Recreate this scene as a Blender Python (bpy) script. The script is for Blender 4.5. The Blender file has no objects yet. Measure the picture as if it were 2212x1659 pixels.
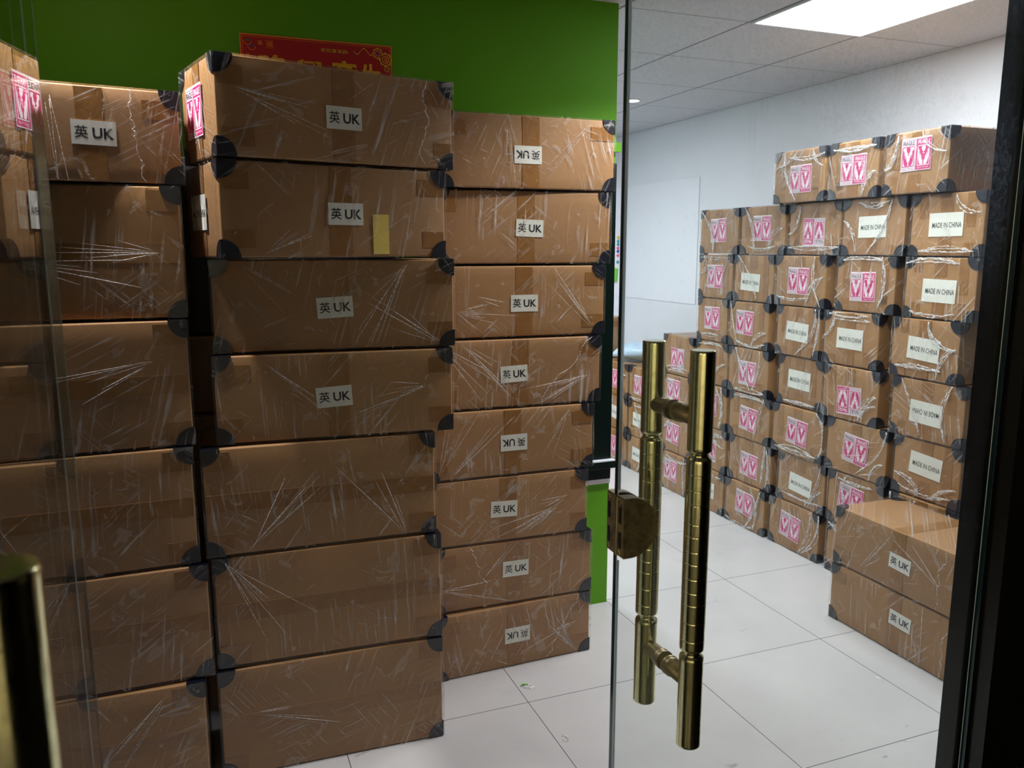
import bpy, bmesh, math, random
from math import radians as R, sin, cos, pi
from mathutils import Vector, Matrix

scene = bpy.context.scene
COL = scene.collection

# ------------------------------------------------------------------ camera
EYE = 1.465
cd = bpy.data.cameras.new('camera')
cam = bpy.data.objects.new('camera', cd)
COL.objects.link(cam)
cam.location = (0, 0, EYE)
cam.rotation_euler = (R(90 - 9.5889), 0, R(-21.2435))
cd.sensor_width = 36
cd.sensor_fit = 'HORIZONTAL'
cd.lens = 1738.14 * 36 / 2212
cd.clip_start = 0.02
cd.dof.use_dof = True
cd.dof.focus_distance = 2.2
cd.dof.aperture_fstop = 8.0
scene.camera = cam

# ------------------------------------------------------------------ world, exposure
w = bpy.data.worlds.new('world')
scene.world = w
w.use_nodes = True
w.node_tree.nodes['Background'].inputs[0].default_value = (0.75, 0.85, 1, 1)
w.node_tree.nodes['Background'].inputs[1].default_value = 0.02
vs = scene.view_settings
vs.view_transform = 'Standard'
vs.look = 'None'
vs.gamma = 1
vs.exposure = 0.10
vs.use_curve_mapping = False

# ------------------------------------------------------------------ lights with no lamp mesh of their own
def lamp(name, kind, loc, energy, color, size=0.1, rot=(0, 0, 0), **kw):
    l = bpy.data.lights.new(name, kind)
    l.energy = energy
    l.color = color
    if kind == 'SPOT':
        l.shadow_soft_size = size
        l.spot_size = kw.get('cone', R(90))
        l.spot_blend = kw.get('blend', 0.5)
    elif kind == 'AREA':
        l.size = size
        if 'size_y' in kw:
            l.shape = 'RECTANGLE'
            l.size_y = kw['size_y']
    o = bpy.data.objects.new(name, l)
    COL.objects.link(o)
    o.location = loc
    o.rotation_euler = rot
    return o

PANEL_EMIT = 28.0
FAR_EMIT = 76.0
lamp('downlight_beam', 'SPOT', (-0.27, 2.160, 2.345), 74, (1, 0.97, 0.93), 0.04, (0, R(-6), 0), cone=R(92), blend=0.3)
lamp('downlight_beam', 'SPOT', (1.66, 2.06, 2.345), 92, (1, 0.98, 0.94), 0.05, (R(3), 0, 0), cone=R(132), blend=0.5)
lamp('corridor_beam', 'SPOT', (-1.55, -0.75, 2.36), 200, (1, 0.96, 0.84), 0.04, (R(-20), R(24), 0), cone=R(95), blend=0.6)
lamp('corridor_beam', 'SPOT', (-0.62, -1.30, 2.36), 330, (1, 0.96, 0.84), 0.04, (R(-20), 0, 0), cone=R(62), blend=0.7)

# ------------------------------------------------------------------ material helpers
def srgb(r, g, b):
    def f(c):
        c /= 255
        return c / 12.92 if c <= 0.04045 else ((c + 0.055) / 1.055) ** 2.4
    return (f(r), f(g), f(b), 1)

class NT:
    def __init__(s, name):
        s.m = bpy.data.materials.new(name)
        s.m.use_nodes = True
        s.t = s.m.node_tree
        s.t.nodes.clear()
        s.out = s.n('ShaderNodeOutputMaterial')
    def n(s, kind, **kw):
        x = s.t.nodes.new(kind)
        for k, v in kw.items():
            setattr(x, k, v)
        return x
    def set(s, node, **kw):
        for k, v in kw.items():
            node.inputs[k.replace('_', ' ')].default_value = v
        return node
    def l(s, a, b):
        s.t.links.new(a, b)
    def put(s, sock, v):
        if hasattr(v, 'is_linked') or isinstance(v, bpy.types.NodeSocket):
            s.l(v, sock)
        else:
            sock.default_value = v
    def math(s, op, a, b=None, c=None, clamp=False):
        x = s.n('ShaderNodeMath', operation=op)
        x.use_clamp = clamp
        s.put(x.inputs[0], a)
        if b is not None: s.put(x.inputs[1], b)
        if c is not None: s.put(x.inputs[2], c)
        return x.outputs[0]
    def noise(s, vec, scale, detail=3, rough=0.55, dist=0.0):
        x = s.n('ShaderNodeTexNoise')
        x.inputs['Scale'].default_value = scale
        x.inputs['Detail'].default_value = detail
        x.inputs['Roughness'].default_value = rough
        x.inputs['Distortion'].default_value = dist
        if vec is not None: s.l(vec, x.inputs['Vector'])
        return x.outputs[0]
    def ramp(s, v, a, b, lo=0.0, hi=1.0):
        x = s.n('ShaderNodeMapRange')
        x.inputs['From Min'].default_value = a
        x.inputs['From Max'].default_value = b
        x.inputs['To Min'].default_value = lo
        x.inputs['To Max'].default_value = hi
        s.l(v, x.inputs['Value'])
        return x.outputs[0]
    def mix(s, f, a, b, kind='MIX'):
        x = s.n('ShaderNodeMix', data_type='RGBA', blend_type=kind)
        s.put(x.inputs[0], f); s.put(x.inputs[6], a); s.put(x.inputs[7], b)
        return x.outputs[2]
    def bump(s, h, strength, dist):
        x = s.n('ShaderNodeBump')
        x.inputs['Strength'].default_value = strength
        x.inputs['Distance'].default_value = dist
        s.l(h, x.inputs['Height'])
        return x.outputs[0]
    def xyz(s, vec):
        x = s.n('ShaderNodeSeparateXYZ'); s.l(vec, x.inputs[0]); return x.outputs
    def comb(s, a, b, c):
        x = s.n('ShaderNodeCombineXYZ')
        s.put(x.inputs[0], a); s.put(x.inputs[1], b); s.put(x.inputs[2], c)
        return x.outputs[0]
    def bsdf(s, **kw):
        p = s.n('ShaderNodeBsdfPrincipled')
        for k, v in kw.items():
            s.put(p.inputs[k.replace('_', ' ')], v)
        s.l(p.outputs[0], s.out.inputs[0])
        return p

def simple(name, rgb, rough=0.5, metal=0.0, spec=0.5, **kw):
    t = NT(name)
    t.bsdf(Base_Color=rgb, Roughness=rough, Metallic=metal, Specular_IOR_Level=spec, **kw)
    return t.m

def emissive(name, rgb, strength):
    t = NT(name)
    e = t.n('ShaderNodeEmission')
    e.inputs[0].default_value = rgb
    e.inputs[1].default_value = strength
    t.l(e.outputs[0], t.out.inputs[0])
    return t.m

MT = {}
def build_materials():
    # cardboard, tone varies box by box
    t = NT('cardboard')
    tc = t.n('ShaderNodeTexCoord').outputs['Object']
    oi = t.n('ShaderNodeObjectInfo')
    rnd = oi.outputs['Random']
    v = t.n('ShaderNodeVectorMath', operation='ADD')
    t.l(tc, v.inputs[0])
    t.l(t.comb(rnd, t.math('MULTIPLY', rnd, 37.0), 0.0), v.inputs[1])
    n1 = t.noise(v.outputs[0], 3.0, 4)
    n2 = t.noise(v.outputs[0], 60, 3)
    c = t.mix(rnd, srgb(163, 124, 85), srgb(172, 130, 84))
    c = t.mix(t.ramp(n1, 0.35, 0.7, 0, 0.35), c, srgb(148, 109, 72))
    c = t.mix(t.ramp(n2, 0.3, 0.7, 0, 0.12), c, srgb(120, 88, 60))
    t.bsdf(Base_Color=c, Roughness=0.62, Specular_IOR_Level=0.35, Normal=t.bump(n2, 0.15, 0.001))
    MT['card'] = t.m
    # packing tape
    t = NT('packing_tape')
    tc = t.n('ShaderNodeTexCoord').outputs['Object']
    n1 = t.noise(tc, 25, 3)
    c = t.mix(t.ramp(n1, 0.3, 0.7), srgb(138, 94, 46), srgb(152, 108, 58))
    t.bsdf(Base_Color=c, Roughness=0.28, Specular_IOR_Level=0.5, Normal=t.bump(n1, 0.3, 0.002))
    MT['tape'] = t.m
    MT['corner'] = simple('corner_plastic', srgb(8, 14, 32), 0.33)
    MT['paper'] = simple('label_paper', srgb(226, 228, 222), 0.55)
    MT['note'] = simple('yellow_note_paper', srgb(232, 206, 96), 0.7)
    MT['ink'] = simple('black_ink', srgb(16, 17, 20), 0.5)
    MT['grey_ink'] = simple('grey_ink', srgb(92, 84, 96), 0.5)
    MT['pink'] = simple('magenta_ink', srgb(198, 34, 112), 0.45)
    MT['pink_paper'] = simple('pale_pink_paper', srgb(238, 218, 230), 0.5)
    # stretch film
    t = NT('stretch_film')
    tc = t.n('ShaderNodeTexCoord').outputs['Object']
    rnd = t.n('ShaderNodeObjectInfo').outputs['Random']
    p = t.xyz(tc)
    base = t.comb(t.math('ADD', p[0], p[1]), p[2], t.math('MULTIPLY', rnd, 53.0))
    def streak(angle, sx, sy, lo, hi, off):
        ro = t.n('ShaderNodeVectorRotate', rotation_type='Z_AXIS')
        t.l(base, ro.inputs['Vector'])
        t.put(ro.inputs['Angle'], angle)
        mp = t.n('ShaderNodeMapping')
        t.l(ro.outputs[0], mp.inputs['Vector'])
        mp.inputs['Scale'].default_value = (sx, sy, 1)
        mp.inputs['Location'].default_value = (off, off * 2, 0)
        n = t.noise(mp.outputs[0], 1.0, 5, 0.6, 0.25)
        return t.ramp(n, lo, hi), n
    a1 = t.math('MULTIPLY', t.math('SUBTRACT', rnd, 0.5), 0.9)
    a2 = t.math('ADD', t.math('MULTIPLY', rnd, 1.1), 0.25)
    a3 = t.math('SUBTRACT', t.math('MULTIPLY', rnd, 0.8), 1.35)
    s1, h1 = streak(a1, 95, 4.5, 0.56, 0.70, 3)
    s2, h2 = streak(a2, 120, 5, 0.57, 0.70, 9)
    s3, h3 = streak(a3, 150, 6, 0.58, 0.70, 21)
    m1 = t.ramp(t.noise(base, 4.2, 2), 0.46, 0.60)
    m2 = t.ramp(t.noise(t.comb(p[2], p[0], t.math('MULTIPLY', rnd, 19.0)), 5.0, 2), 0.48, 0.62)
    m3 = t.ramp(t.noise(t.comb(p[0], p[2], t.math('MULTIPLY', rnd, 91.0)), 5.5, 2), 0.52, 0.66)
    st = t.math('MAXIMUM', t.math('MULTIPLY', s1, m1), t.math('MAXIMUM', t.math('MULTIPLY', s2, m2), t.math('MULTIPLY', s3, m3)))
    bl = t.ramp(t.noise(base, 13, 3, 0.6, 1.2), 0.625, 0.64)
    op = t.math('ADD', t.math('MULTIPLY', st, 0.62), t.math('MULTIPLY', bl, 0.16))
    op = t.math('ADD', op, 0.013, clamp=True)
    hh = t.math('ADD', t.math('ADD', h1, h2), t.math('MULTIPLY', t.noise(base, 22, 3, 0.6, 1.5), 1.2))
    nrm = t.bump(hh, 0.55, 0.006)
    tr = t.n('ShaderNodeBsdfTransparent')
    milk = t.n('ShaderNodeBsdfPrincipled')
    milk.inputs['Base Color'].default_value = (0.74, 0.72, 0.72, 1)
    milk.inputs['Roughness'].default_value = 0.3
    t.l(nrm, milk.inputs['Normal'])
    gl = t.n('ShaderNodeBsdfGlossy')
    gl.inputs['Roughness'].default_value = 0.16
    t.l(nrm, gl.inputs['Normal'])
    mx = t.n('ShaderNodeMixShader')
    t.l(op, mx.inputs[0]); t.l(tr.outputs[0], mx.inputs[1]); t.l(milk.outputs[0], mx.inputs[2])
    lw = t.n('ShaderNodeLayerWeight')
    lw.inputs[0].default_value = 0.5
    t.l(nrm, lw.inputs['Normal'])
    fr = t.math('MULTIPLY_ADD', t.math('POWER', lw.outputs['Facing'], 4.0), 0.5, 0.034, clamp=True)
    mg = t.n('ShaderNodeMixShader')
    t.l(fr, mg.inputs[0]); t.l(mx.outputs[0], mg.inputs[1]); t.l(gl.outputs[0], mg.inputs[2])
    t.l(mg.outputs[0], t.out.inputs[0])
    MT['film'] = t.m
    # bunched film rope
    t = NT('bunched_film')
    tc = t.n('ShaderNodeTexCoord').outputs['Object']
    n1 = t.noise(tc, 130, 3)
    tr = t.n('ShaderNodeBsdfTransparent')
    pb = t.n('ShaderNodeBsdfPrincipled')
    pb.inputs['Base Color'].default_value = (0.8, 0.8, 0.82, 1)
    pb.inputs['Roughness'].default_value = 0.2
    t.l(t.bump(n1, 0.8, 0.004), pb.inputs['Normal'])
    mx = t.n('ShaderNodeMixShader')
    t.l(t.ramp(n1, 0.32, 0.62, 0.12, 0.80), mx.inputs[0]); t.l(tr.outputs[0], mx.inputs[1]); t.l(pb.outputs[0], mx.inputs[2])
    t.l(mx.outputs[0], t.out.inputs[0])
    MT['rope'] = t.m
    # green wall paint
    t = NT('green_paint')
    tc = t.n('ShaderNodeTexCoord').outputs['Object']
    n1 = t.noise(tc, 140, 2)
    n2 = t.noise(tc, 7, 4)
    z = t.xyz(tc)[2]
    dirt = t.math('MULTIPLY', t.ramp(n2, 0.58, 0.75, 0, 0.35), t.ramp(z, 0.1, 0.7, 1, 0))
    c = t.mix(dirt, srgb(88, 154, 14), srgb(60, 86, 34))
    t.bsdf(Base_Color=c, Roughness=0.42, Specular_IOR_Level=0.3, Normal=t.bump(n1, 0.06, 0.001))
    MT['green'] = t.m
    MT['dark_green'] = simple('dark_green_lacquer', srgb(6, 22, 18), 0.32, spec=0.25)
    MT['white_trim'] = simple('white_strip', srgb(225, 225, 232), 0.5)
    # white wall
    t = NT('white_paint')
    tc = t.n('ShaderNodeTexCoord').outputs['Object']
    n1 = t.noise(tc, 3, 4)
    n2 = t.noise(tc, 120, 2)
    c = t.mix(t.ramp(n1, 0.5, 0.8, 0, 0.3), srgb(222, 225, 233), srgb(208, 208, 212))
    t.bsdf(Base_Color=c, Roughness=0.6, Normal=t.bump(n2, 0.05, 0.001))
    MT['white'] = t.m
    # whiteboard film
    t = NT('whiteboard_film')
    tc = t.n('ShaderNodeTexCoord').outputs['Object']
    n1 = t.noise(tc, 9, 5, 0.7, 0.8)
    c = t.mix(t.ramp(n1, 0.60, 0.66, 0, 0.16), srgb(228, 231, 240), srgb(150, 150, 170))
    t.bsdf(Base_Color=c, Roughness=0.3)
    MT['board'] = t.m
    # floor tiles 0.6 x 0.6
    t = NT('floor_tile')
    tc = t.n('ShaderNodeTexCoord').outputs['Object']
    p = t.xyz(tc)
    def line(v, off, per, wd):
        q = t.math('PINGPONG', t.math('SUBTRACT', v, off), per / 2)
        return t.ramp(q, wd * 0.6, wd, 1, 0)
    lx = line(p[0], 0.927 - 6 * 0.6, 0.6, 0.0016)
    ly = line(p[1], 1.638 - 6 * 0.6, 0.6, 0.0016)
    g = t.math('MAXIMUM', lx, ly)
    cl = t.noise(tc, 1.7, 5)
    c = t.mix(t.ramp(cl, 0.35, 0.7), srgb(200, 199, 201), srgb(187, 186, 189))
    sp = t.noise(tc, 60, 2)
    c = t.mix(t.ramp(sp, 0.7, 0.75, 0, 0.25), c, srgb(170, 168, 168))
    mp = t.n('ShaderNodeMapping'); t.l(tc, mp.inputs['Vector'])
    mp.inputs['Rotation'].default_value = (0, 0, 0.7); mp.inputs['Scale'].default_value = (9, 34, 1)
    sc = t.noise(mp.outputs[0], 1, 3, 0.5, 0.6)
    scm = t.math('MULTIPLY', t.ramp(sc, 0.70, 0.73), t.ramp(t.noise(tc, 4, 2), 0.5, 0.6))
    c = t.mix(t.math('MULTIPLY', scm, 0.45), c, srgb(110, 108, 106))
    dust = t.ramp(t.noise(tc, 3.1, 6, 0.7), 0.58, 0.75, 0, 0.22)
    c = t.mix(dust, c, srgb(160, 158, 158))
    c = t.mix(g, c, srgb(92, 92, 96))
    t.bsdf(Base_Color=c, Roughness=t.ramp(cl, 0.3, 0.7, 0.16, 0.28), Specular_IOR_Level=0.5, Normal=t.bump(g, 0.3, -0.001))
    MT['floor'] = t.m
    MT['corridor_floor'] = simple('corridor_floor_stone', srgb(46, 44, 42), 0.3)
    # ceiling
    t = NT('ceiling_tile')
    tc = t.n('ShaderNodeTexCoord').outputs['Object']
    n = t.noise(tc, 90, 3, 0.7)
    n2 = t.noise(tc, 1.5, 2)
    c = t.mix(t.ramp(n, 0.3, 0.7), srgb(214, 216, 222), srgb(192, 194, 200))
    t.bsdf(Base_Color=c, Roughness=0.85, Normal=t.bump(n, 0.3, 0.002))
    MT['ceiling'] = t.m
    MT['ceiling_gap'] = simple('ceiling_joint', srgb(70, 70, 78), 0.7)
    # glass pane (thin-sheet fresnel)
    def glass(name, dirt):
        t = NT(name)
        tc = t.n('ShaderNodeTexCoord').outputs['Object']
        lw = t.n('ShaderNodeLayerWeight'); lw.inputs[0].default_value = 0.5
        f = t.math('MULTIPLY_ADD', t.math('POWER', lw.outputs['Facing'], 5.0), 0.96, 0.04, clamp=True)
        tr = t.n('ShaderNodeBsdfTransparent'); tr.inputs[0].default_value = (0.955, 0.98, 0.97, 1)
        gl = t.n('ShaderNodeBsdfGlossy'); gl.inputs['Roughness'].default_value = 0.0
        mx = t.n('ShaderNodeMixShader')
        t.l(f, mx.inputs[0]); t.l(tr.outputs[0], mx.inputs[1]); t.l(gl.outputs[0], mx.inputs[2])
        last = mx.outputs[0]
        if dirt:
            p = t.xyz(tc)
            wid = t.noise(tc, 3.2, 4, 0.6, 0.6)
            fine = t.noise(tc, 70, 5, 0.75, 2.0)
            mp = t.n('ShaderNodeMapping'); t.l(tc, mp.inputs['Vector'])
            mp.inputs['Scale'].default_value = (26, 1, 2.2)
            run = t.noise(mp.outputs[0], 1, 3, 0.6, 0.4)
            patch = t.ramp(wid, 0.40, 0.62)
            f1 = t.math('MULTIPLY', t.ramp(fine, 0.48, 0.72), patch)
            f2 = t.math('MULTIPLY', t.ramp(run, 0.63, 0.75), 0.35)
            zz = t.ramp(p[2], 1.35, 1.95, 0.05, 1)
            op = t.math('MULTIPLY', t.math('MULTIPLY_ADD', t.math('ADD', f1, f2), 0.24, 0.02), zz)
            ts = t.n('ShaderNodeBsdfTranslucent'); ts.inputs[0].default_value = (0.62, 0.76, 1.0, 1)
            m2 = t.n('ShaderNodeMixShader')
            t.l(op, m2.inputs[0]); t.l(last, m2.inputs[1]); t.l(ts.outputs[0], m2.inputs[2])
            last = m2.outputs[0]
        t.l(last, t.out.inputs[0])
        return t.m
    MT['glass'] = glass('smudged_door_glass', True)
    MT['glass_clean'] = glass('clear_door_glass', False)
    MT['glass_edge'] = simple('polished_glass_edge', srgb(10, 44, 56), 0.12)
    MT['seal'] = simple('clear_door_seal', srgb(214, 224, 232), 0.3)
    t = NT('clear_edge_strip')
    tl = t.n('ShaderNodeBsdfTranslucent'); tl.inputs[0].default_value = (0.85, 0.92, 0.97, 1)
    tr = t.n('ShaderNodeBsdfGlossy'); tr.inputs[0].default_value = (0.9, 0.95, 1, 1); tr.inputs[1].default_value = 0.3
    mx = t.n('ShaderNodeMixShader'); mx.inputs[0].default_value = 0.25
    t.l(tl.outputs[0], mx.inputs[1]); t.l(tr.outputs[0], mx.inputs[2]); t.l(mx.outputs[0], t.out.inputs[0])
    MT['strip'] = t.m
    # brass
    t = NT('polished_brass')
    tc = t.n('ShaderNodeTexCoord').outputs['Object']
    n = t.noise(tc, 90, 4, 0.6)
    sp = t.ramp(t.noise(tc, 260, 2), 0.70, 0.74)
    c = t.mix(t.ramp(n, 0.45, 0.8, 0, 0.5), srgb(232, 226, 176), srgb(176, 164, 116))
    c = t.mix(sp, c, srgb(40, 30, 20))
    t.bsdf(Base_Color=c, Metallic=1.0, Roughness=t.ramp(n, 0.4, 0.8, 0.10, 0.24))
    MT['brass'] = t.m
    t = NT('aged_brass')
    tc = t.n('ShaderNodeTexCoord').outputs['Object']
    n = t.noise(tc, 60, 5, 0.7)
    c = t.mix(t.ramp(n, 0.35, 0.7), srgb(176, 160, 126), srgb(112, 98, 78))
    t.bsdf(Base_Color=c, Metallic=0.65, Roughness=0.36, Normal=t.bump(n, 0.15, 0.001))
    MT['old_brass'] = t.m
    MT['black'] = simple('black_void', srgb(4, 4, 4), 0.9)
    MT['gap_shade'] = simple('gap_shade_black', srgb(14, 14, 14), 0.5)  # flat black for the slab that imitates shade between the stacks
    # dark metal door frame
    t = NT('black_steel')
    tc = t.n('ShaderNodeTexCoord').outputs['Object']
    n = t.noise(tc, 5, 3)
    t.bsdf(Base_Color=srgb(30, 30, 30), Metallic=0.3, Roughness=t.ramp(n, 0.3, 0.7, 0.22, 0.34), Specular_IOR_Level=0.5)
    MT['frame'] = t.m
    # red banner
    MT['red'] = simple('red_card', srgb(172, 8, 16), 0.5)
    t = NT('gold_glitter')
    tc = t.n('ShaderNodeTexCoord').outputs['Object']
    n = t.noise(tc, 420, 2)
    c = t.mix(t.ramp(n, 0.4, 0.6), srgb(244, 196, 44), srgb(190, 138, 22))
    t.bsdf(Base_Color=c, Metallic=0.5, Roughness=0.4, Normal=t.bump(n, 0.8, 0.002))
    MT['gold'] = t.m
    MT['orange'] = simple('orange_print', srgb(228, 128, 36), 0.5)
    MT['blue_print'] = simple('blue_print', srgb(60, 48, 150), 0.5)
    MT['green_print'] = simple('green_print', srgb(40, 130, 70), 0.5)
    # mailing bag
    t = NT('mailing_bag_plastic')
    tc = t.n('ShaderNodeTexCoord').outputs['Object']
    n = t.noise(tc, 14, 4, 0.6, 0.6)
    t.bsdf(Base_Color=srgb(178, 200, 222), Roughness=0.32, Normal=t.bump(n, 0.5, 0.02))
    MT['bag'] = t.m
    MT['lamp_frame'] = simple('white_lamp_frame', srgb(220, 222, 226), 0.4)
    MT['diffuser'] = emissive('lamp_diffuser', (0.94, 0.97, 1.0, 1), PANEL_EMIT)
    MT['diffuser_far'] = emissive('lamp_diffuser_far', (0.94, 0.97, 1.0, 1), FAR_EMIT)
    MT['down'] = emissive('downlight_diffuser', (1, 0.98, 0.95, 1), 9.0)
    for nm, c in (('mag_yellow', (226, 196, 50)), ('mag_teal', (30, 150, 170)), ('mag_pink', (232, 90, 140)), ('mag_blue', (26, 74, 190)), ('lime', (118, 206, 80))):
        MT[nm] = simple(nm, srgb(*c), 0.35)
build_materials()

# ------------------------------------------------------------------ mesh helpers
def link(name, me, parent=None, loc=(0, 0, 0), rot=(0, 0, 0)):
    o = bpy.data.objects.new(name, me)
    COL.objects.link(o)
    o.location = loc
    o.rotation_euler = rot
    if parent: o.parent = parent
    return o

def finish(name, bm, mats, smooth=False):
    me = bpy.data.meshes.new(name)
    bmesh.ops.recalc_face_normals(bm, faces=bm.faces)
    bm.to_mesh(me)
    bm.free()
    for m in (mats if isinstance(mats, (list, tuple)) else [mats]):
        me.materials.append(m)
    if smooth:
        me.polygons.foreach_set('use_smooth', [True] * len(me.polygons))
    return me

def box(bm, x0, x1, y0, y1, z0, z1, mat=0, bev=0.0):
    vs_ = [bm.verts.new(p) for p in ((x0, y0, z0), (x1, y0, z0), (x1, y1, z0), (x0, y1, z0), (x0, y0, z1), (x1, y0, z1), (x1, y1, z1), (x0, y1, z1))]
    fs = []
    for q in ((3, 2, 1, 0), (4, 5, 6, 7), (0, 1, 5, 4), (1, 2, 6, 5), (2, 3, 7, 6), (3, 0, 4, 7)):
        f = bm.faces.new([vs_[i] for i in q]); f.material_index = mat; fs.append(f)
    if bev > 0:
        es = list({e for f in fs for e in f.edges})
        r = bmesh.ops.bevel(bm, geom=es, offset=bev, segments=2, affect='EDGES', profile=0.5)
        for f in r['faces']: f.material_index = mat
    return fs

def prism(bm, pts, to3, thick, mat=0):
    """pts: 2D outline; to3(u, v, t) -> 3D; extruded from t=0 to t=thick"""
    a = [bm.verts.new(to3(u, v, 0)) for u, v in pts]
    b = [bm.verts.new(to3(u, v, thick)) for u, v in pts]
    f = [bm.faces.new(a), bm.faces.new(b[::-1])]
    n = len(pts)
    for i in range(n):
        f.append(bm.faces.new((a[i], a[(i + 1) % n], b[(i + 1) % n], b[i])))
    for q in f: q.material_index = mat
    return f

def lathe(bm, prof, seg=40, axis='Z', org=(0, 0, 0), mat=0, cap=True):
    rings = []
    ox, oy, oz = org
    for r, h in prof:
        ring = []
        for k in range(seg):
            a = 2 * pi * k / seg
            if axis == 'Z': p = (ox + r * cos(a), oy + r * sin(a), oz + h)
            elif axis == 'Y': p = (ox + r * cos(a), oy + h, oz + r * sin(a))
            else: p = (ox + h, oy + r * cos(a), oz + r * sin(a))
            ring.append(bm.verts.new(p))
        rings.append(ring)
    for a, b in zip(rings, rings[1:]):
        for k in range(seg):
            f = bm.faces.new((a[k], a[(k + 1) % seg], b[(k + 1) % seg], b[k])); f.material_index = mat; f.smooth = True
    if cap:
        for r in (rings[0], rings[-1]):
            f = bm.faces.new(r); f.material_index = mat

def tube(bm, pts, rad, mat=0, seg=6, flat=0.5):
    """ribbon-like tube along 3D points; flattened towards the y axis"""
    rings = []
    n = len(pts)
    for i, p in enumerate(pts):
        t = (Vector(pts[min(i + 1, n - 1)]) - Vector(pts[max(i - 1, 0)])).normalized()
        nrm = Vector((0, 1, 0))
        s = t.cross(nrm)
        if s.length < 1e-4: s = Vector((1, 0, 0))
        s.normalize()
        m = s.cross(t).normalized()
        r = rad[i] if isinstance(rad, (list, tuple)) else rad
        rings.append([bm.verts.new(Vector(p) + s * (r * cos(2 * pi * k / seg)) + m * (r * flat * sin(2 * pi * k / seg))) for k in range(seg)])
    for a, b in zip(rings, rings[1:]):
        for k in range(seg):
            f = bm.faces.new((a[k], a[(k + 1) % seg], b[(k + 1) % seg], b[k])); f.material_index = mat; f.smooth = True
    for r in (rings[0], rings[-1]):
        f = bm.faces.new(r); f.material_index = mat

_txt = {}
def text_polys(s, bold=0.0):
    """glyph outlines of a string as (verts2d, faces), height about 1, centred"""
    key = (s, bold)
    if key in _txt: return _txt[key]
    c = bpy.data.curves.new('glyphs', 'FONT')
    c.body = s
    c.size = 1
    c.align_x = 'CENTER'; c.align_y = 'CENTER'
    c.resolution_u = 3
    c.offset = bold
    c.fill_mode = 'FRONT'
    o = bpy.data.objects.new('glyphs', c)
    COL.objects.link(o)
    dg = bpy.context.evaluated_depsgraph_get()
    dg.update()
    me = bpy.data.meshes.new_from_object(o.evaluated_get(dg))
    V = [(v.co.x, v.co.y) for v in me.vertices]
    F = [tuple(p.vertices) for p in me.polygons]
    bpy.data.objects.remove(o)
    bpy.data.curves.remove(c)
    bpy.data.meshes.remove(me)
    if V:
        cx = (min(v[0] for v in V) + max(v[0] for v in V)) / 2
        cy = (min(v[1] for v in V) + max(v[1] for v in V)) / 2
        V = [(x - cx, y - cy) for x, y in V]
    _txt[key] = (V, F)
    return _txt[key]

def put_text(bm, s, cx, cz, wid, hei, y, mat, bold=0.0):
    """text on the XZ plane facing -Y, fitted to wid x hei"""
    V, F = text_polys(s, bold)
    if not V: return
    w0 = max(v[0] for v in V) - min(v[0] for v in V)
    h0 = max(v[1] for v in V) - min(v[1] for v in V)
    vs_ = [bm.verts.new((cx + v[0] / w0 * wid, y, cz + v[1] / h0 * hei)) for v in V]
    for f in F:
        try:
            q = bm.faces.new([vs_[i] for i in f]); q.material_index = mat
        except ValueError: pass

def poly(bm, pts, y, mat):
    f = bm.faces.new([bm.verts.new((u, y, v)) for u, v in pts]); f.material_index = mat
    return f

def frame2d(bm, x0, x1, z0, z1, t, y, mat):
    for a in ((x0, x1, z0, z0 + t), (x0, x1, z1 - t, z1), (x0, x0 + t, z0 + t, z1 - t), (x1 - t, x1, z0 + t, z1 - t)):
        poly(bm, [(a[0], a[2]), (a[1], a[2]), (a[1], a[3]), (a[0], a[3])], y, mat)

# ------------------------------------------------------------------ stickers (local: XZ plane, facing -Y)
def fix_normals(me):
    for p in me.polygons:
        pass
    return me

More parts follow.
